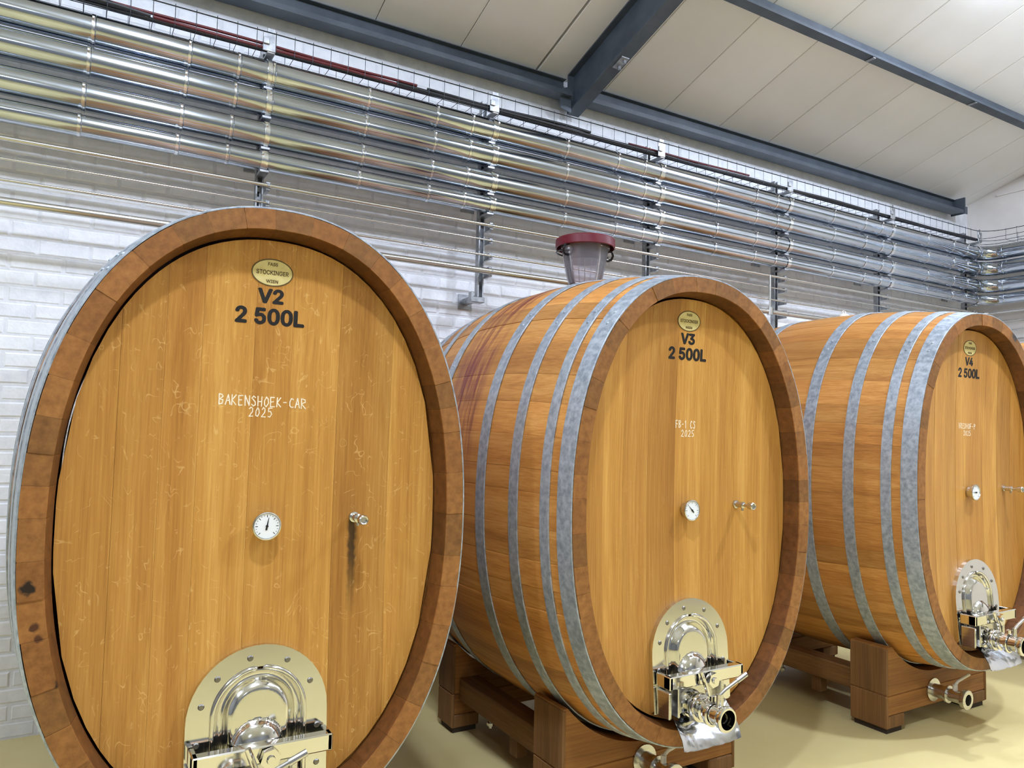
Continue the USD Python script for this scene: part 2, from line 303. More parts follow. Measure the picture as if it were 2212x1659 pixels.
# roof: long insulated panels running down the slope, a dark gap at each joint
ceil = struct('ceiling', MB().hull([(x, y, z) for x in (LX, EX) for y, z in ((WY + .2, roof_z(WY + .2) + .05), (WY + .2, roof_z(WY + .2) + .2), (RIDGE, zpk + .05), (RIDGE, zpk + .2), (FY, roof_z(FY) + .05), (FY, roof_z(FY) + .2))]) if False else
              MB().add([(x, y, roof_z(y) + d) for x in (LX, EX) for d in (.05, .12) for y in (WY + .2, RIDGE, FY)],
                       [(0, 1, 7, 6), (1, 2, 8, 7), (3, 9, 10, 4), (4, 10, 11, 5), (0, 6, 9, 3), (2, 5, 11, 8)]), M['roof_dark'])
PW = 0.5975; k0 = int(math.floor((LX - 1.52) / PW))
for k in range(k0, int((EX - 1.52) / PW) + 1):
    x0, x1 = max(1.52 + k * PW, LX), min(1.52 + (k + 1) * PW, EX); g = 0.0022 if k != 2 else 0.0022
    gl = 0.0085 if k == 2 else g; gr = 0.0085 if k == 1 else g
    if x1 - x0 < 0.05: continue
    for ya, yb in ((RIDGE, WY + .1), (FY, RIDGE)):
        b = 0.004; za, zb = roof_z(ya), roof_z(yb); pts = []
        xa, xb = x0 + gl, x1 - gr
        for y, z in ((ya, za), (yb, zb)):
            pts += [(xa + b, y, z), (xb - b, y, z), (xb, y, z + b), (xa, y, z + b), (xb, y, z + .045), (xa, y, z + .045)]
        obj('panel', MB().hull(pts), M['roof'][rng.randrange(3)], ceil, False)

# steel frame
def extr_x(prof, x0, x1):
    return MB().prism(Polygon(prof), x0, x1, lambda u, w, d: (d, u, w))
EY = 4.30
eave = [(EY + .06, 2.508), (EY + .066, 2.508), (EY + .066, 2.360), (EY - .062, 2.352), (EY - .062, 2.384), (EY - .056, 2.384), (EY - .056, 2.360), (EY + .054, 2.368), (EY + .054, 2.500), (EY + .02, 2.503), (EY + .02, 2.508)]
def clip(x):
    return MB().box((x - .006, EY - .03, 2.36), (x + .006, EY + .09, 2.46))
t = thing('eaves_beam', 'long dark grey steel eaves beam on the pipe wall, left of the rafter', 'steel beam')
obj('beam', extr_x([(y, z) for y, z in eave], LX, 2.93), M['steel'], t, False); obj('gusset_plate', MB().hull([(2.86, y, z) for y in (EY - .02, EY - .012) for z in (2.27, 2.40)] + [(2.95, y, z) for y in (EY - .02, EY - .012) for z in (2.25, 2.45)]), M['steel'], t, False)
t = thing('eaves_beam', 'dark grey steel eaves beam running from the rafter to the end wall', 'steel beam')
obj('beam', extr_x(eave, 3.08, 7.90), M['steel'], t, False)
obj('end_cleat', MB().box((7.90, EY - .07, 2.345), (7.915, EY + .075, 2.515)).box((7.915, EY - .07, 2.345), (7.95, EY - .062, 2.42)), M['steel'], t, False)
def rafter(x, label):
    t = thing('rafter', label, 'steel beam'); ys = (WY - .06, RIDGE + .02)
    def slab(xa, xb, d0, d1): return MB().hull([(xx, y, roof_z(y) - d) for xx in (xa, xb) for y in ys for d in (d0, d1)])
    obj('web', slab(x - .004, x + .004, .012, .282), M['steel'], t, False)
    obj('flange', slab(x - .05, x + .05, .001, .012), M['steel'], t, False); obj('flange', slab(x - .05, x + .05, .280, .292), M['steel'], t, False)
    e = WY - .06
    obj('end_plate', MB().hull([(xx, y, z) for xx in (x - .05, x + .05) for y in (e - .012, e) for z in (roof_z(e) - .01, roof_z(e) - .285)]), M['steel'], t, False)
    return t
t = rafter(3.005, 'grey steel rafter sloping up the ceiling from the eaves')
yc = 3.80
obj('bolt_cleat', MB().hull([(2.99 + a, yc + b, roof_z(yc + b) - .293 - c) for a in (-.012, .05) for b in (-.05, .05) for c in (0, .006)]), M['strut'], t, False, label='small bright plate under the flange')
for b in (-.025, .03): obj('bolt', MB().cyl((3.02, yc + b, roof_z(yc + b) - .315), (3.02, yc + b, roof_z(yc + b) - .292), .012, 6), M['strut'], t, False)
def purlin(y, x0, x1, label):
    z0 = roof_z(y); h = .152
    h = .118; p = [(y + .05, z0 - .017), (y + .05, z0 - .027), (y + .006, z0 - .013), (y + .006, z0 - h - .006), (y - .068, z0 - h - .002), (y - .068, z0 - h + .016), (y - .063, z0 - h + .016), (y - .063, z0 - h + .004), (y, z0 - h), (y, z0 - .002)]
    t = thing('purlin', label, 'steel beam'); obj('beam', extr_x(p, x0, x1), M['steel'], t, False)
    for xc in (4.9, 6.25):
        if x0 < xc < x1: obj('lap_joint', MB().box((xc - .015, y - .066, z0 - h - .011), (xc + .015, y + .004, z0 - h - .006)), M['strut'], t, False)
purlin(3.31, 3.06, EX, 'grey steel purlin crossing the ceiling panels right of the rafter')
# ------------------------------------------------------------------ pipes on the wall
PY = 4.10; SUP = [0.824, 2.205, 3.585, 4.965, 6.350, 7.80]; CX = 7.98   # pipes turn at the end wall
def sweep_path(z, r_bend=0.16, y0=PY, cx=CX, yend=-1.5):
    p = [(-1.2, y0, z)]; n = 8
    for k in range(n + 1):
        a = k / n * math.pi / 2; p.append((cx - r_bend + r_bend * math.sin(a), y0 - r_bend + r_bend * math.cos(a), z))
    p.append((cx, yend, z)); return p
PIPES = [(1.888, .0735, 'topmost'), (1.726, .0725, 'second from the top'), (1.552, .0690, 'third from the top'), (1.410, .0520, 'lowest and thinnest')]
for ip, (z, r, lab) in enumerate(PIPES):
    t = thing('insulated_pipe', 'shiny aluminium clad insulated pipe, %s of the four along the wall' % lab, 'pipe', (0, 0, 0), 'aluminium clad pipes along the wall')
    cuts = sorted([-1.2] + [s + d + (ip * -.012 if s < 1 else 0) for s in [-.56] + SUP[:-1] for d in (.02, .555, .985, 1.225) if -1.1 < s + d < CX - .22] + [CX - .20])
    prng = random.Random(50 + ip)
    for a, b in zip(cuts[:-1], cuts[1:]):
        dr = prng.uniform(-.0012, .0012)
        prof = [(r + dr, a), (r + dr + .0032, a + .002), (r + dr + .0032, a + .010), (r + dr, a + .013)] + [(r + dr, a + (b - a) * q) for q in (.35, .7)] + [(r + dr, b)]
        if (b - a) < .05: prof = [(r + dr, a), (r + dr, b)]
        obj('cladding_section', MB().lathe(prof, (0, PY, z), (1, 0, 0), 40), M['clad'], t)
    for a in cuts[1:-1]:
        obj('joint_band', MB().lathe([(r - .002, -.007), (r + .0042, -.006), (r + .0042, .006), (r - .002, .007)], (a, PY, z), (1, 0, 0), 32).box((a - .006, PY - r - .010, z + r * .35), (a + .006, PY - r * .86, z + r * .35 + .012), .002), M['band'], t)
    # elbow of flat gores, then on along the end wall
    rb = .20; e = MB(); n = 10
    pts = [(CX - rb + rb * math.sin(k / n * math.pi / 2), PY - rb + rb * math.cos(k / n * math.pi / 2), z) for k in range(n + 1)]
    for k in range(n):
        g = MB().tube([pts[k], pts[k + 1]], r * (1.015 if k % 2 else 1.0), 20, cap=False); obj('elbow_gore', g, M['clad'], t, 40)
    yy = [PY - rb, 3.3, 2.6, 1.6, .4, -1.5]
    for a, b in zip(yy[:-1], yy[1:]):
        obj('cladding_section', MB().lathe([(r, 0), (r + .003, .003), (r + .003, .012), (r, .015), (r, a - b)], (CX, a, z), (0, -1, 0), 32), M['clad'], t)
for z, r, nm, lab in ((1.281, .0115, 'M', 'thin steel conduit directly under the four clad pipes'), (1.186, .0055, 'M', 'thin steel conduit, second below the clad pipes'), (1.088, .0075, 'M', 'thin steel conduit, third below the clad pipes, over the bare pipe')):
    obj('steel_conduit', MB().tube(sweep_path(z, .08), r, 10), M['bare'], None, 40, lab, None, 'conduit')
obj('stainless_pipe', MB().tube(sweep_path(.988, .12), .0205, 18), M['bare'], None, 40, 'bare stainless steel pipe, the lowest along the white brick wall', None, 'pipe')
# a small branch that drops to the bare pipe near the fourth support
t = thing('branch_pipe', 'short vertical steel pipe joining conduit and bare pipe behind the casks', 'pipe', (4.79, PY - .03, 0))
obj('riser', MB().cyl((0, .02, .99), (0, .02, 1.285), .009, 10), M['bare'], t); obj('fitting', MB().cyl((0, .02, .96), (0, .02, 1.02), .026, 14), M['bare'], t)

def make_support(x, label):
    t = thing('pipe_support', label, 'pipe support', (x, 0, 0), 'upright pipe supports along the wall')
    y0 = PY + .078; zb, zt = .80, 2.11
    prof = Polygon([(-.0205, 0), (.0205, 0), (.0205, .041), (.012, .041), (.012, .038), (.0175, .038), (.0175, .003), (-.0175, .003), (-.0175, .038), (-.012, .038), (-.012, .041), (-.0205, .041)])
    obj('upright', MB().prism(prof, zb, zt, lambda u, w, d: (u, y0 + .041 - w, d)), M['strut'], t, False)
    s = MB()
    for k in range(24): s.box((-.0065, y0 + .0375, zb + .03 + k * .052), (.0065, y0 + .0395, zb + .058 + k * .052))
    obj('slots', s, M['rubber'], t, False, kind='stuff')
    for z in (zb + .03, 1.48, 2.03):
        obj('wall_bracket', MB().box((-.02, y0 + .041, z - .02), (.02, WY, z + .02), .003).box((-.05, WY - .008, z - .05), (.05, WY, z + .05), .002), M['strut'], t, False)
    obj('foot_bracket', MB().box((-.075, y0 - .02, zb - .005), (.022, y0 + .045, zb + .03), .003).box((-.075, y0 - .02, zb + .02), (-.055, y0 + .02, zb + .06), .003), M['strut'], t, False)
    for z, r, _ in PIPES:
        obj('pipe_shoe', MB().box((-.024, PY - .03, z - r - .016), (.024, y0 + .01, z - r - .002), .002), M['strut'], t, False)
        obj('pipe_clamp', MB().lathe([(r + .001, -.012), (r + .006, -.012), (r + .006, .012), (r + .001, .012)], (.0, PY, z), (1, 0, 0), 32), M['band'], t)
    for z, r in ((1.281, .0115), (1.186, .0055), (1.088, .0075), (.988, .0205)):
        obj('pipe_clip', MB().box((.018, PY + .005, z - r - .012), (.042, y0 + .02, z + r + .012), .003).box((.024, PY - r - .004, z - .006), (.036, PY + .01, z + .006), .002), M['strut'], t, False)
    obj('tray_bracket', MB().box((-.045, PY - .075, 1.985), (.022, PY - .068, 2.085), .002).box((-.0205, PY - .07, 1.978), (.0205, WY, 1.990), .002).box((-.022, PY - .06, 2.06), (.022, PY - .052, 2.12), .002).box((-.045, PY - .085, 2.02), (-.012, PY - .068, 2.055), .002), M['strut'], t, False)
    return t
names = ['leftmost, above the V2 cask', 'second from the left, left of the bucket', 'third from the left, above the V3 cask', 'fourth from the left, between V3 and V4', 'fifth from the left, above the V4 cask', 'rightmost, beside the corner']
sup0 = make_support(SUP[0], 'galvanised slotted channel pipe support, ' + names[0])
for x, nm in zip(SUP[1:], names[1:]): dup(sup0, (x, 0, 0), 'galvanised slotted channel pipe support, ' + nm)

# wire cable tray with cables
t = thing('cable_tray', 'long wire mesh cable tray above the clad pipes', 'cable tray')
TY0, TY1, TZ0, TZ1 = PY - .06, PY + .17, 1.995, 2.095
def corner_path(y0, z, x0=-1.2, rb=.22, yend=-1.5):
    off = PY - y0; cx = CX + off * -1.0
    return [(x0, y0, z)] + [(cx - rb + rb * math.sin(a), y0 - rb + rb * math.cos(a), z) for a in np.linspace(0, math.pi / 2, 7)] + [(cx, yend, z)]
for y, z in ((TY0, TZ1), (TY0, TZ0), (TY1, TZ1), (TY1, TZ0), ((TY0 + TY1) / 2, TZ0)):
    obj('long_wire', MB().tube(corner_path(y, z), .0032 if y == TY0 and z == TZ1 else .0024, 6), M['wire'], t)
cw = MB()
for k in range(int(8.9 / .1)):
    x = -1.15 + k * .1; cw.tube([(x, TY0, TZ1 + .012), (x, TY0, TZ0), (x, TY1, TZ0), (x, TY1, TZ1 + .022)], .0017, 5)
for k in range(50):
    y = PY - .25 - k * .1; xi = CX + .06; xo = CX - .17 * -1; cw.tube([(CX + .06 * -1 + 0, y, TZ1 + .012), (CX - .06, y, TZ0), (CX + .17, y, TZ0), (CX + .17, y, TZ1 + .012)], .0017, 5)
obj('cross_wires', cw, M['wire'], t, 40, kind='stuff')
crng = random.Random(5)
def cable(y, z, r, m, x0, x1, label, amp=.006, group=None):
    xs = np.arange(x0, x1, .12); ph = crng.random() * 6
    pts = [(x, y + amp * math.sin(x * 2.3 + ph), z + amp * .8 * math.sin(x * 3.1 + ph * 2) ** 2) for x in xs]
    obj('cable', MB().tube(pts, r, 8), m, None, 60, label, None, 'cable', group)
cable(TY0 + .014, TZ0 + .013, .0100, M['cable_red'], .25, 2.05, 'dark red cable in the front of the wire tray, between the first two supports')
cable(TY0 + .018, TZ0 + .036, .0080, M['cable_red'], 0.0, 1.75, 'thinner dark red cable on top of the cable bundle in the tray at left')
cable(TY0 + .012, TZ0 + .012, .0125, M['cable_black'], 1.55, 7.9, 'thick black cable along the front edge of the wire tray')
cable(TY0 + .040, TZ0 + .016, .0110, M['cable_black'], -1.2, 7.9, 'black cable running the whole length of the wire tray behind the front cable')
cable(TY0 + .020, TZ0 + .030, .0090, M['cable_black'], 1.75, 3.0, 'short black cable bundle end near the second support', .012)
cable(TY0 + .024, TZ0 + .020, .0150, M['cable_black'], -1.2, .25, 'thick black cable sagging over the tray at the top left', .014)
cable(TY0 + .018, TZ0 + .034, .0075, M['cable_red'], 3.3, 4.6, 'dark red cable lying in the tray right of the third support')

# ------------------------------------------------------------------ casks
NEXP, LEN, BULGE = 2.2257, 1.72, 0.090
def outline(a, b, n=1440):
    th = np.linspace(0, 2 * np.pi, n, endpoint=False); c, s = np.cos(th), np.sin(th)
    p = np.c_[np.sign(c) * np.abs(c) ** (2 / NEXP) * a, np.sign(s) * np.abs(s) ** (2 / NEXP) * b]
    d = np.linalg.norm(np.diff(np.vstack([p, p[:1]]), axis=0), axis=1); L = np.r_[0, np.cumsum(d)]
    return np.vstack([p, p[:1]]), L
class Shape:
    def __init__(s, a, b):
        s.a, s.b = a, b; s.p, s.L = outline(a, b); s.per = s.L[-1]
    def at(s, arc):
        arc = np.asarray(arc) % s.per
        q = np.c_[np.interp(arc, s.L, s.p[:, 0]), np.interp(arc, s.L, s.p[:, 1])]
        e = .004; q1 = np.c_[np.interp((arc + e) % s.per, s.L, s.p[:, 0]), np.interp((arc + e) % s.per, s.L, s.p[:, 1])]; q0 = np.c_[np.interp((arc - e) % s.per, s.L, s.p[:, 0]), np.interp((arc - e) % s.per, s.L, s.p[:, 1])]
        t = q1 - q0; t /= np.linalg.norm(t, axis=1, keepdims=True); return q, np.c_[t[:, 1], -t[:, 0]]       # point and outward normal
def scale_at(y): return 1 + BULGE * (1 - ((y - LEN / 2) / (LEN / 2)) ** 2)
YS = np.array([0, .068, .12, .20, .33, .48, .67, .86, 1.05, 1.24, 1.39, 1.52, 1.60, 1.652, LEN])
DS = np.array([.060, .084, .086, .070, .058, .055, .055, .055, .055, .055, .058, .070, .086, .084, .060])
HA, HB = -.079, -.079                            # head outline: the stave outline drawn in by this much
def head_y(u, w, sh):
    r2 = (np.abs(u) / (sh.a + HA)) ** 2 + (np.abs(w) / (sh.b + HB)) ** 2
    return .072 + .032 * (1 - np.minimum(r2, 1))

STROKES = {'A': [[(0, 0), (.45, 1), (.9, 0)], [(.18, .4), (.72, .4)]], 'B': [[(0, 0), (0, 1), (.6, .95), (.7, .75), (.1, .52), (.75, .4), (.7, .1), (0, 0)]], 'C': [[(.8, .9), (.4, 1), (.05, .6), (.1, .2), (.45, 0), (.8, .1)]],
           'K': [[(0, 0), (0, 1)], [(.75, 1), (.02, .5), (.8, 0)]], 'E': [[(.7, 1), (0, 1), (0, 0), (.72, 0)], [(0, .52), (.6, .52)]], 'N': [[(0, 0), (0, 1), (.75, 0), (.75, 1)]],
           'S': [[(.75, .88), (.35, 1), (.05, .75), (.65, .45), (.7, .15), (.3, 0), (0, .12)]], 'H': [[(0, 0), (0, 1)], [(.75, 0), (.75, 1)], [(0, .5), (.75, .5)]], 'O': [[(.4, 1), (.05, .6), (.1, .15), (.45, 0), (.8, .35), (.75, .8), (.4, 1)]],
           '-': [[(.1, .48), (.65, .5)]], 'R': [[(0, 0), (0, 1), (.65, .92), (.7, .65), (0, .48), (.8, 0)]], '2': [[(.05, .8), (.35, 1), (.7, .8), (.6, .5), (0, 0), (.8, .02)]], '0': [[(.4, 1), (.05, .6), (.1, .15), (.4, 0), (.72, .35), (.7, .8), (.4, 1)]],
           '5': [[(.75, 1), (.1, 1), (.05, .55), (.5, .6), (.75, .3), (.45, 0), (0, .08)]], 'F': [[(.7, 1), (0, 1), (0, 0)], [(0, .52), (.55, .52)]], '1': [[(.2, .8), (.45, 1), (.45, 0)]], 'V': [[(0, 1), (.4, 0), (.8, 1)]], 'D': [[(0, 0), (0, 1), (.5, .9), (.75, .5), (.5, .1), (0, 0)]],
           'P': [[(0, 0), (0, 1), (.65, .92), (.7, .62), (0, .45)]]}
def hand(text, u0, w0, width, h, sh, seed, drop=0.0):
    """chalk handwriting: short flat strokes lying on the head"""
    g = random.Random(seed); mb = MB(); adv = width / len(text); cw_ = adv * .8; th = h * .055
    for i, ch in enumerate(text):
        if ch == ' ': continue
        for st in STROKES[ch]:
            p = np.array([(u0 + i * adv + x * cw_ + g.uniform(-.03, .03) * h, w0 + y * h + g.uniform(-.04, .04) * h - drop * i) for x, y in st])
            for q0, q1 in zip(p[:-1], p[1:]):
                d = q1 - q0; ln = np.hypot(*d)
                if ln < 1e-6: continue
                d /= ln; nrm = np.array([-d[1], d[0]]); q0 = q0 - d * th * .7; q1 = q1 + d * th * .7
                c = [q0 + nrm * th, q1 + nrm * th, q1 - nrm * th, q0 - nrm * th]
                v = [(x, head_y(x, w, sh) - .0007, w) for x, w in c] + [(x, head_y(x, w, sh) + .001, w) for x, w in c]
                mb.add(v, [(0, 1, 2, 3), (0, 4, 5, 1), (1, 5, 6, 2), (2, 6, 7, 3), (3, 7, 4, 0)])
    return mb
def lettering(text, uc, w0, width, height, sh, lift=.0012, bold=True, arc=0.0):
    m = meshkit.text_mesh(text, height, .001, bold); v = m.vertices.copy(); x0, x1 = v[:, 0].min(), v[:, 0].max()
    v[:, 0] = (v[:, 0] - (x0 + x1) / 2) * width / (x1 - x0)
    w = v[:, 1] + w0 - arc * v[:, 0] ** 2; u = v[:, 0] + uc
    mb = MB()
    for du, dw in (((0, 0),) if height < .02 else ((0, 0), (.0019, 0), (-.0019, 0), (0, .0014), (0, -.0014))):
        a_, b_ = u + du, w + dw; mb.add(np.c_[a_, head_y(a_, b_, sh) - lift + .001 - v[:, 2] - (abs(du) + abs(dw)) * .03, b_], m.faces)
    return trimesh.Trimesh(np.vstack(mb.v), np.vstack(mb.f), process=False)

def make_cask(loc, a, b, seams, seed, mark, notes, label, heads, staves, board_tones):
    sh = Shape(a, b); g = random.Random(seed); D = loc
    t = thing('oval_cask', label, 'wine cask', loc, 'oval oak casks in a row')
    # staves
    n = 44; w = np.array([g.uniform(.75, 1.3) for _ in range(n)]); edges = np.r_[0, np.cumsum(w)] / w.sum() * sh.per; last = -1
    for i in range(n):
        s0, s1 = edges[i] + .0002, edges[i + 1] - .0002; cols = [s0, s0 + .004] + list(np.linspace(s0, s1, 5)[1:-1]) + [s1 - .004, s1]; ed = [.0010] + [0] * (len(cols) - 2) + [.0010]
        q, nr = sh.at(np.array(cols)); rings = []
        prd = g.uniform(-.0012, .0012); fr = g.uniform(-.0015, .0015)
        for j in range(len(cols)):
            o = [np.r_[q[j] * scale_at(y) - nr[j] * (ed[j] + prd), y + (fr if y == 0 else 0)] for y in YS]; inn = [np.r_[q[j] * scale_at(y) - nr[j] * (d - (ed[j] if k == 0 else 0)), y + (fr if y == 0 else 0)] for k, (y, d) in enumerate(zip(YS, DS))]
            rings.append([(p[0], p[2], p[1]) for p in o + inn[::-1]])
        R_ = np.array(rings); nc, K = R_.shape[:2]; v = R_.reshape(-1, 3); f = []
        for j in range(nc - 1):
            for k in range(K): f.append((j * K + k, j * K + (k + 1) % K, (j + 1) * K + (k + 1) % K, (j + 1) * K + k))
        h = len(YS)
        for j in (0, nc - 1):
            for k in range(h - 1): f.append((j * K + k, j * K + k + 1, j * K + K - 2 - k, j * K + K - 1 - k))
        ti = g.randrange(6)
        if ti == last: ti = (ti + 1 + g.randrange(4)) % 6
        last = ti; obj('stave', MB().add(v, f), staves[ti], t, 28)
    # head boards, bent inwards
    A_, B_ = sh.a + HA, sh.b + HB; us = [-A_ * .999] + list(seams) + [A_ * .999]
    def wmax(u): return B_ * max(0., 1 - (abs(u) / A_) ** NEXP) ** (1 / NEXP)
    for i, (ua, ub) in enumerate(zip(us[:-1], us[1:])):
        gp = .0002; cu = [ua + gp, ua + gp + .0025] + list(np.linspace(ua, ub, 5)[1:-1]) + [ub - gp - .0025, ub - gp]; ec = [.0006] + [0] * (len(cu) - 2) + [.0006]; nr = 18; v = []; f = []
        step = g.uniform(-.0006, .0006)
        for u, e in zip(cu, ec):
            wm = wmax(u)
            for k in range(nr + 1):
                w_ = -wm + 2 * wm * k / nr; v.append((u, head_y(u, w_, sh) + e + step, w_))
        N = len(v); v += [(x, y + .035, z) for x, y, z in v]; m_ = nr + 1
        for j in range(len(cu) - 1):
            for k in range(nr): f += [(j * m_ + k, (j + 1) * m_ + k, (j + 1) * m_ + k + 1, j * m_ + k + 1), (N + j * m_ + k + 1, N + (j + 1) * m_ + k + 1, N + (j + 1) * m_ + k, N + j * m_ + k)]
        for j in (0, len(cu) - 1):
            for k in range(nr): f.append((j * m_ + k, j * m_ + k + 1, N + j * m_ + k + 1, N + j * m_ + k))
        for k in (0, nr):
            for j in range(len(cu) - 1): f.append((j * m_ + k, N + j * m_ + k, N + (j + 1) * m_ + k, (j + 1) * m_ + k))
        obj('head_board', MB().add(v, f), heads[board_tones[i % len(board_tones)]], t, 28)
    # rear head, one joined disc of boards the camera never sees
    rb = MB(); th = np.linspace(0, 2 * np.pi, 48, endpoint=False); c_, s_ = np.cos(th), np.sin(th)
    poly = Polygon(np.c_[np.sign(c_) * np.abs(c_) ** (2 / NEXP) * A_, np.sign(s_) * np.abs(s_) ** (2 / NEXP) * B_]); rb.prism(poly, LEN - .10, LEN - .06); obj('rear_head', rb, heads[1], t)
    # galvanised hoops
    H = [(.003, .082), (.129, .182), (.326, .386), (.572, .642)]; arcs = np.linspace(0, sh.per, 181)[:-1]; q, nr = sh.at(arcs)
    for y0, y1 in H + [(LEN - d1, LEN - d0) for d0, d1 in H[::-1]]:
        prof = [(y0, .0010), (y0, .0052), (y0 + .001, .0060), (y1 - .001, .0060), (y1, .0052), (y1, .0010)]; v = []; K = len(prof)
        for p, nn in zip(q, nr):
            for y, d in prof: x, z = p * scale_at(y) + nn * d; v.append((x, y, z))
        na = len(q); f = [(i * K + k, ((i + 1) % na) * K + k, ((i + 1) % na) * K + (k + 1) % K, i * K + (k + 1) % K) for i in range(na) for k in range(K)]
        hp = obj('hoop', MB().add(v, f), M['galv'], t, 30)
        # rivets where the strap overlaps
        k0 = 62 if y0 < LEN / 2 else 70
        for kk in (k0, k0 + 2):
            yc_ = (y0 + y1) / 2; x, z = q[kk] * scale_at(yc_); obj('rivet', MB().lathe([(.0, .0095), (.005, .009), (.007, .006), (.007, .004)], (x, yc_, z), (nr[kk][0], 0, nr[kk][1]), 10), M['galv'], hp, 40)
    # badge and lettering
    bd = MB(); th = np.linspace(0, 2 * np.pi, 48, endpoint=False); ring = [(-.012 + .062 * math.cos(x), .760 + .041 * math.sin(x)) for x in th]
    def flat(pts, lift):
        m_ = trimesh.creation.extrude_polygon(pts, .001); v = m_.vertices; return MB().add(np.c_[v[:, 0], head_y(v[:, 0], v[:, 1], sh) - lift + .001 - v[:, 2], v[:, 1]], m_.faces)
    badge = obj('badge', flat(Polygon(ring), .0012), M['badge'], t, False, label='oval cream maker badge with dark ring')
    obj('badge_ring', flat(Polygon([(-.012 + .0638 * math.cos(x), .760 + .0428 * math.sin(x)) for x in th]).difference(Polygon(ring).buffer(-.0015)), .0017), M['badge_ink'], badge, False)
    for tx, wz, wd, hh, ar in (('FASS', .781, .030, .0095, 0.), ('STOCKINGER', .7535, .098, .0125, 0.), ('WIEN', .7285, .036, .0090, 0.)):
        obj('badge_lettering', lettering(tx, -.012, wz, wd, hh, sh, .0022), M['badge_ink'], badge, False)
    if mark:
        obj('stencil_lettering', lettering(mark, -.013, .666, .075, .041, sh), M['black_paint'], t, False, label='black painted ' + mark)
        obj('stencil_lettering', lettering('2 500L', -.011, .600, .207, .046, sh), M['black_paint'], t, False, label='black painted 2 500L')
        for k, (tx, u0, w0, wd, hh) in enumerate(notes): obj('chalk_writing', hand(tx, u0, w0, wd, hh, sh, seed * 10 + k, .0004), M['chalk'], t, False, label='white handwriting ' + tx)
    # thermometer
    ty = .098; th_ = obj('thermometer', MB().lathe([(.0, 0), (.030, 0), (.030, -.018), (.041, -.022), (.043, -.030), (.0425, -.036), (.0395, -.0375), (.038, -.034), (.0, -.034)], (0, ty, -.022), (0, 1, 0), 40), M['inox_b'], t, label='round white dial thermometer with steel case')
    obj('dial', MB().lathe([(.0, -.0346), (.0375, -.0346), (.0375, -.030)], (0, ty, -.022), (0, 1, 0), 40), M['dial'], th_)
    tk = MB()
    for k in range(19):
        an = math.radians(225 - k * 15); r0, r1 = (.027 if k % 3 == 0 else .031), .0345; d = np.array([math.cos(an), math.sin(an)]); nn = np.array([-d[1], d[0]]) * .0006 * (1.5 if k % 3 == 0 else 1)
        c = [d * r0 + nn, d * r1 + nn, d * r1 - nn, d * r0 - nn]; tk.add([(x, ty - .0349, -.022 + z) for x, z in c] + [(x, ty - .0343, -.022 + z) for x, z in c], [(0, 1, 2, 3), (0, 4, 5, 1), (1, 5, 6, 2), (2, 6, 7, 3), (3, 7, 4, 0)])
    obj('scale_marks', tk, M['black_paint'], th_, False, kind='stuff')
    an = math.radians({'V2': 80, 'V3': 135, 'V4': 180}.get(mark, 90)); d = np.array([math.cos(an), 0, math.sin(an)]); pn = np.array([-d[2], 0, d[0]]); c0 = np.array([0, ty - .0362, -.022])
    obj('needle', MB().hull([c0 - d * .012 + pn * .003, c0 - d * .012 - pn * .003, c0 + pn * .0022, c0 - pn * .0022, c0 + d * .027 + pn * .0006, c0 + d * .027 - pn * .0006] + [c0 + np.array([0, .0008, 0]) + pn * .002, c0 + np.array([0, .0008, 0]) - pn * .002]).lathe([(.0, -.001), (.004, -.001), (.004, .001)], c0, (0, 1, 0), 12), M['black_paint'], th_, False)
    # sampling tap
    sx, sz = (.283, -.008) if mark != 'V4' else (.335, -.008)
    sy = float(head_y(sx, sz, sh)); tp = obj('sample_tap', MB().lathe([(.017, .004), (.017, -.008), (.012, -.010), (.012, -.034), (.014, -.036), (.014, -.046), (.007, -.048), (.007, -.075), (.0, -.075)], (sx, sy, sz), (0, 1, 0), 18), M['bare'], t)
    obj('tap_outlet', MB().cyl((sx, sy - .040, sz), (sx, sy - .040, sz - .024), .0055, 10), M['bare'], tp)
    obj('tap_knob', MB().lathe([(.006, -.073), (.014, -.076), (.016, -.082), (.016, -.100), (.013, -.104), (.010, -.102), (.009, -.094), (.0, -.094)], (sx, sy, sz), (0, 1, 0), 18), M['inox_b'], tp)
    door(t)
    return t, sh

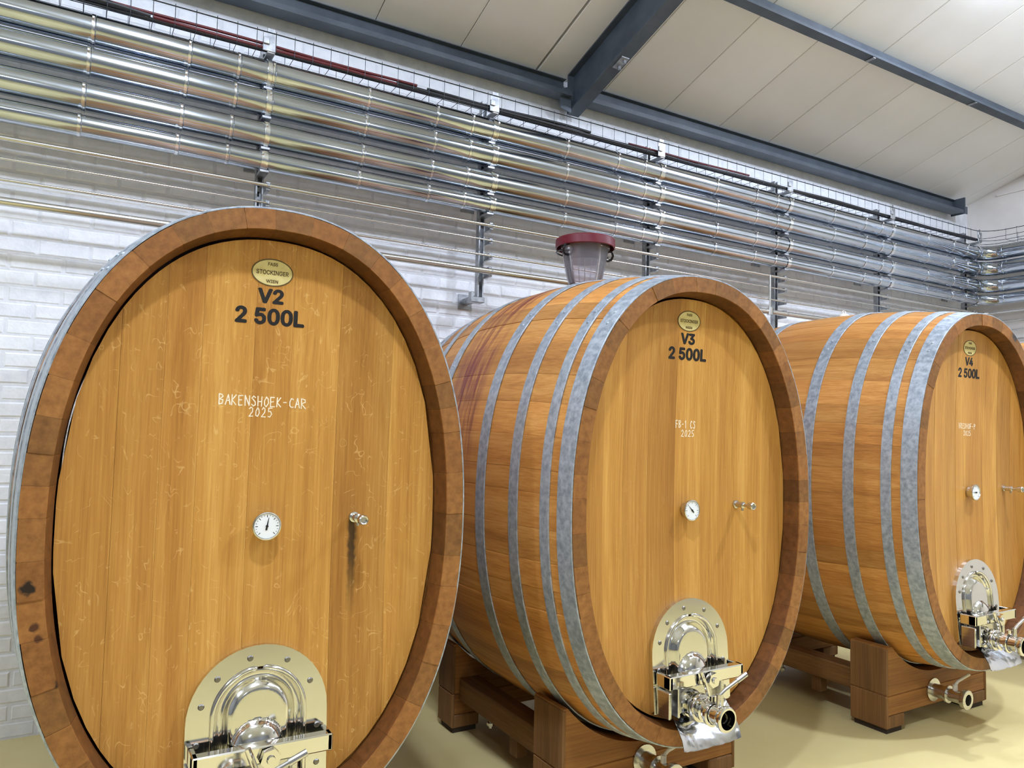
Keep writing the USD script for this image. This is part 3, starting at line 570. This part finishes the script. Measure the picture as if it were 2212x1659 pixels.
def arch(hw, top, bot, n=24):
    """round-topped outline: half width, top and bottom heights"""
    zc = top - hw
    return Polygon([(hw * math.cos(x), zc + hw * math.sin(x)) for x in np.linspace(0, math.pi, n)] + [(-hw, bot), (hw, bot)])
def door(t):
    """manhole in the head: plate, pressed door, clamp bar, lever, outlet valve and drip chute"""
    zp, zb = -.380, -.800
    Y = lambda w: .050 + (w - zb) / (zp - zb) * .032          # the plate leans with the hollow of the head
    to3 = lambda u, w, d: (u, Y(w) + d, w)
    plate = arch(.206, zp, zb).difference(arch(.140, -.443, zb - .05))
    pl = obj('door_plate', MB().prism(plate.buffer(-.002).buffer(.002), -.004, .036, to3), M['inox'], t, False, label='polished steel arched manhole frame')
    bolts = [(.172 * math.cos(x), -.586 + .172 * math.sin(x)) for x in np.radians((28, 62, 100, 135, 163))] + [(.175, -.64), (-.175, -.64), (.175, -.75), (-.175, -.75)]
    for u, w in bolts: obj('bolt', MB().lathe([(.0, -.0035), (.0065, -.0035), (.0095, 0), (.0095, .003)], (u, Y(w) - .004, w), (0, 1, 0), 12), M['bolt'], pl)
    # pressed door: rolled lip, dished panel with a half-round boss
    lip = MB(); pth = [(.134 * math.cos(x), -.580 + .134 * math.sin(x)) for x in np.linspace(0, math.pi, 25)]; pth = [(.134, -.80), (.134, -.69)] + pth + [(-.134, -.69), (-.134, -.80)]
    lip.tube([(u, Y(w) - .006, w) for u, w in pth], .0075, 10)
    dr = obj('door', lip, M['inox'], t, 40, label='pressed polished steel manhole door')
    N = 52; gx = np.linspace(-.130, .130, N); gz = np.linspace(-.80, -.4505, N + 12); v = []; f = []
    for zz in gz:
        for xx in gx:
            hw = .130 if zz < -.58 else math.sqrt(max(.130 ** 2 - (zz + .58) ** 2, 1e-8)); x = xx / .130 * hw
            e = min((hw - abs(x)), 99) if zz < -.58 else .130 - math.hypot(x, zz + .58)
            sm = lambda q: (lambda c: c * c * (3 - 2 * c))(min(max(q, 0), 1))
            dish = -.004 + .016 * sm(e / .016) - .026 * sm((e - .020) / .034); rr = math.hypot(x + .008, zz + .668); bo = .036 * max(0, 1 - (rr / .074) ** 2) ** .5 if rr < .074 else 0
            v.append((x, Y(zz) + dish - bo, zz))
    for j in range(len(gz) - 1):
        for i in range(N - 1): f.append((j * N + i, j * N + i + 1, (j + 1) * N + i + 1, (j + 1) * N + i))
    obj('door_panel', MB().add(v, f), M['inox'], dr, True)
    # clamp bar with nut and lever
    br = obj('clamp_bar', MB().box((-.196, -.030, -.690), (.200, .008, -.640), .004).box((-.196, -.030, -.690), (-.180, .050, -.640), .003).box((.184, -.030, -.690), (.200, .050, -.640), .003), M['inox'], t, False, label='polished clamp bar across the manhole door')
    hexa = [(.030 * math.cos(x), .030 * math.sin(x)) for x in np.radians(np.arange(0, 360, 60) + 12)]
    obj('clamp_nut', MB().hull([(.012 + x, y, -.672 + z) for x, z in hexa for y in (-.034, -.056)]).lathe([(.0, -.064), (.011, -.064), (.013, -.058), (.013, -.05)], (.012, 0, -.672), (0, 1, 0), 16), M['inox'], br, 25)
    obj('clamp_lever', MB().tube([(-.052, -.046, -.632), (-.030, -.052, -.690), (-.012, -.054, -.745)], .0085, 12), M['inox'], br)
    # side cheeks and lower box that carry the outlet
    obj('outlet_box', MB().box((-.196, -.026, -.800), (-.182, .045, -.700), .003).box((-.150, -.026, -.800), (-.138, .030, -.690), .003).box((.080, -.022, -.80), (.100, .040, -.690), .003).box((-.140, .004, -.800), (.082, .020, -.700), .004), M['inox_b'], t, False)
    # outlet valve
    vx, vz = -.060, -.765
    vl = obj('outlet_valve', MB().lathe([(.056, .02), (.056, -.004), (.050, -.012), (.034, -.016), (.033, -.030), (.052, -.034), (.055, -.042), (.055, -.056), (.052, -.062), (.036, -.066), (.036, -.080)], (vx, 0, vz), (0, 1, 0), 28), M['inox'], t, 35, label='polished steel butterfly valve with outlet pipe')
    obj('outlet_pipe', MB().lathe([(.034, -.066), (.044, -.074), (.045, -.086), (.037, -.092), (.0365, -.162), (.044, -.168), (.047, -.178), (.047, -.190), (.043, -.194), (.036, -.194), (.035, -.182), (.032, -.16), (.032, -.09)], (vx, 0, vz), (0, 1, 0), 32), M['inox'], vl, 35)
    obj('valve_handle', MB().cyl((vx + .006, -.142, vz + .030), (vx + .006, -.142, vz + .078), .011, 12).tube([(vx + .006, -.142, vz + .072), (vx + .040, -.142, vz + .090), (vx + .140, -.142, vz + .128)], .0075, 10).tube([(vx + .100, -.142, vz + .113), (vx + .150, -.142, vz + .132)], .0105, 10), M['inox_b'], vl)
    obj('clamp_ring', MB().lathe([(.040, -.108), (.049, -.111), (.049, -.123), (.040, -.126)], (vx, 0, vz), (0, 1, 0), 28).box((vx - .012, -.124, vz + .044), (vx + .012, -.110, vz + .066), .002), M['inox'], vl, 35)
    # dented chute under the valve: a trough with side walls that drops over the rim
    st = [(.050, -.812, .060), (.020, -.822, .060), (-.010, -.832, .058), (-.034, -.846, .050), (-.058, -.862, .038), (-.080, -.882, .024), (-.092, -.900, .008)]
    nu = 17; v = []; f = []; nz = random.Random(4)
    for j, (yy, zb_, hh) in enumerate(st):
        for i in range(nu):
            q = -1 + 2 * i / (nu - 1); x = -.030 + .150 * math.copysign(abs(q) ** .8, q); v.append((x + nz.uniform(-.0008, .0008), yy + nz.uniform(-.0012, .0012), zb_ + hh * abs(q) ** 3.2 + nz.uniform(-.0014, .0014)))
    for j in range(len(st) - 1):
        for i in range(nu - 1): f.append((j * nu + i, j * nu + i + 1, (j + 1) * nu + i + 1, (j + 1) * nu + i))
    N0 = len(v); v2 = [(x, y + .001, z - .003) for x, y, z in v]; f2 = [tuple(N0 + k for k in q[::-1]) for q in f]
    obj('drip_chute', MB().add(v + v2, f + f2), M['foil'], t, True, label='dented steel drip chute under the outlet valve')

def spots_v2():
    k = lin(34, 22, 14)
    return [(-.605, .0, -.145, .020, k), (-.585, .0, -.245, .014, lin(78, 44, 22)), (-.575, .0, -.275, .012, lin(84, 48, 24)), (-.520, 0, -.395, .017, lin(50, 30, 16))]
CK = [dict(loc=(.530, 2.294, -.291), a=.634, b=.938), dict(loc=(2.212, 2.221, -.295), a=.641, b=.930), dict(loc=(4.219, 2.158, -.263), a=.636, b=.935), dict(loc=(6.27, 2.09, -.275), a=.636, b=.935)]
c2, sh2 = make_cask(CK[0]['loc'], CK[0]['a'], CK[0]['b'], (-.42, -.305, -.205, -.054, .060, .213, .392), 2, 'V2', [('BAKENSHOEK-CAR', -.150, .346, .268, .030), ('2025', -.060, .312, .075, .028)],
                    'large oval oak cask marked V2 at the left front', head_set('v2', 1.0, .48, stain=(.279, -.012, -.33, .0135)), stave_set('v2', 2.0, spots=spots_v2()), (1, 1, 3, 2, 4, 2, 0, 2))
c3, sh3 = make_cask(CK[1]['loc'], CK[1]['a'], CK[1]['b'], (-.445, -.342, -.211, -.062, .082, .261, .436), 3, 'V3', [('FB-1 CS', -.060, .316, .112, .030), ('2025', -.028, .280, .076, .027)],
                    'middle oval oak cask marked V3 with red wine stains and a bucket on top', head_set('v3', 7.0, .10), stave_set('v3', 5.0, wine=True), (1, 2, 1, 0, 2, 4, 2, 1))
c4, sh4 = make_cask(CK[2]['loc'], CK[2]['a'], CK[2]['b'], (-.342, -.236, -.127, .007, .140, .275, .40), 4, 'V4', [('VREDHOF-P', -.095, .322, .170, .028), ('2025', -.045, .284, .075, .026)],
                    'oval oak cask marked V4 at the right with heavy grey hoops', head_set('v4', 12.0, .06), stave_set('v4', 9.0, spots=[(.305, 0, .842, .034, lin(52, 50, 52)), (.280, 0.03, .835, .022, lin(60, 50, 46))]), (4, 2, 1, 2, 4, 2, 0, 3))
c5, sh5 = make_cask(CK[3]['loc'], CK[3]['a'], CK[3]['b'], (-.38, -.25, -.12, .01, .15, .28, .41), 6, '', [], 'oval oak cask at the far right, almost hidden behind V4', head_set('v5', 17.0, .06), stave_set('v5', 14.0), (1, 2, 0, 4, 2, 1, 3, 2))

# ------------------------------------------------------------------ cradles
def make_cradle(loc, label, ck):
    """loc: point on the floor under the middle of the cask's front; everything relative to it"""
    t = thing('cask_cradle', label, 'cask stand', loc, 'oak cradles under the casks')
    zc = ck['loc'][2] - FLOOR; a, b = ck['a'], ck['b']; HW = .475
    def under(y): m = scale_at(y); p, _ = outline(a * m + .012, b * m + .012, 360); return [(x, z + zc) for x, z in p if z < 0]
    def beam(y0, y1, ztop, front):
        pol = Polygon([(-HW, .198), (HW, .198), (HW, ztop), (-HW, ztop)]); ym = y1 if front else y0
        m = max(scale_at(y0), scale_at(y1)); pp, _ = outline(a * m + .010, b * m + .010, 720); pol = pol.difference(Polygon(pp + np.array([0, zc]))); s = MB().prism(pol, y0, y1)
        bm = obj('saddle_beam', s, M['cradle'][0], t, False)
        obj('lower_beam', MB().box((-HW + .001, y0 + .002, .092), (HW - .001, y1 - .002, .195), .005), M['cradle'][1], t, False)
        for sx in (-1, 1):
            xa, xb = sorted((sx * HW, sx * (HW - .155))); obj('leg', MB().box((xa, y0, .026), (xb, y1, .091), .006), M['cradle_v'][0 if sx < 0 else 1], t, False)
            obj('foot_pad', MB().box((xa + .012, y0 + .012, 0), (xb - .012, y1 - .012, .026)), M['rubber_foot'], t, False)
            # the upright end grain blocks that close the beam
            xo = sx * (HW + .004); x1_, x2_ = sorted((xo, sx * (HW - .012))); obj('end_block', MB().box((x1_, y0 - .003, .200), (x2_, y1 + .003, ztop - .006), .004), M['cradle_v'][1], t, False); obj('end_block', MB().box((x1_, y0 - .003, .030), (x2_, y1 + .003, .1965), .004), M['cradle_v'][0], t, False)
    beam(.275, .485, .445, True); beam(1.26, 1.42, .445, False)
    for sx in (-1, 1):
        xa, xb = sorted((sx * .44, sx * .33)); obj('side_rail', MB().box((xa, .485, .165), (xb, 1.26, .275), .005), M['cradle_y'], t, False)
        obj('rail_bolt', MB().cyl((sx * .385, 1.02, .10), (sx * .385, 1.02, .170), .010, 8).cyl((sx * .385, 1.02, .112), (sx * .385, 1.02, .126), .019, 6), M['bare'], t, 30)
        xa, xb = sorted((sx * .42, sx * .36)); obj('rail_block', MB().box((xa, .72, .075), (xb, .78, .166), .004), M['cradle_v'][1], t, False)
    # drain valve through the lower beam
    vx, vz = -.058, .172
    vl = obj('drain_valve', MB().lathe([(.062, .276), (.062, .268), (.036, .264), (.036, .200), (.046, .197), (.046, .186), (.033, .183), (.033, .115), (.048, .111), (.050, .100), (.050, .088), (.046, .086), (.029, .086), (.027, .120)], (vx, 0, vz), (0, 1, 0), 26), M['inox_b'], t, 35, label='steel drain valve below the cask')
    obj('valve_handle', MB().cyl((vx, .155, vz + .028), (vx, .155, vz + .062), .012, 12).tube([(vx, .155, vz + .058), (vx + .02, .150, vz + .078), (vx + .085, .125, vz + .112)], .0075, 10), M['silicone'], vl, 35, label='pale lever handle')
    return t
lab = ['oak cradle under the V2 cask, out of view below it', 'heavy oak cradle with steel drain valve under the V3 cask', 'heavy oak cradle with steel drain valve under the V4 cask', 'oak cradle in shade under the hidden cask at far right']
for c, l in zip(CK, lab): make_cradle((c['loc'][0], c['loc'][1], FLOOR), l, c)

# ------------------------------------------------------------------ small things on the casks
zt3 = CK[1]['loc'][2] + CK[1]['b'] * (1 + BULGE)
t = thing('lidded_bucket', 'clear plastic bucket with dark red lid on top of the V3 cask', 'bucket', (2.212, 2.221 + .84, zt3 + .001))
n = 40
obj('body', MB().lathe([(.0, .002), (.058, .002), (.070, .006), (.080, .020), (.094, .070), (.108, .140), (.119, .196), (.126, .200), (.126, .212), (.118, .212), (.105, .140), (.091, .070), (.077, .021), (.068, .009), (.058, .006), (.0, .006)], (0, 0, 0), (0, 0, 1), n), M['clear'], t, 40)
rbm = MB()
for k in range(20):
    an = k * math.pi / 10; c, s_ = math.cos(an), math.sin(an); rbm.tube([(.082 * c, .082 * s_, .022), (.0955 * c, .0955 * s_, .072), (.1065 * c, .1065 * s_, .128)], .0016, 5)
obj('ribs', rbm, M['clear'], t, 40, kind='stuff')
obj('lid', MB().lathe([(.0, .214), (.112, .214), (.118, .242), (.128, .250), (.146, .250), (.151, .245), (.152, .206), (.149, .202), (.145, .204), (.143, .236), (.122, .236), (.114, .206), (.0, .206)], (0, 0, 0), (0, 0, 1), n), M['red_lid'], t, 35)
obj('lid_insert', MB().lathe([(.112, .206), (.106, .150), (.096, .138), (.0, .138), (.0, .142), (.094, .143), (.101, .152), (.106, .206)], (0, 0, 0), (0, 0, 1), n), M['insert'], t, 35, label='dark purple cup of the lid seen through the clear wall')
hd = MB()
for sg in (-1, 1):
    hd.tube([(sg * .122, -.03, .206), (sg * .146, -.034, .200), (sg * .154, -.032, .182), (sg * .150, -.024, .164), (sg * .134, -.016, .156), (sg * .112, -.012, .158)], .0065, 8)
hd.tube([(.146 * math.cos(a), .146 * math.sin(a), .178 + .012 * math.sin(a)) for a in np.linspace(0, math.pi, 17)], .0045, 8)
obj('handle', hd, M['black_plastic'], t, 40)
zt4 = CK[2]['loc'][2] + CK[2]['b'] * (1 + BULGE)
t = thing('silicone_bung', 'small white silicone bung on top of the V4 cask', 'bung', (4.219, 2.158 + .86, zt4))
obj('plug', MB().lathe([(.0, .024), (.022, .024), (.030, .018), (.036, 0), (.034, -.03), (.0, -.03)], (0, 0, 0), (0, 0, 1), 24), M['silicone'], t)
obj('pull_tab', MB().tube([(-.006, 0, .022), (-.012, 0, .040), (.004, 0, .050), (.018, 0, .040), (.012, 0, .022)], .004, 8), M['silicone'], t)
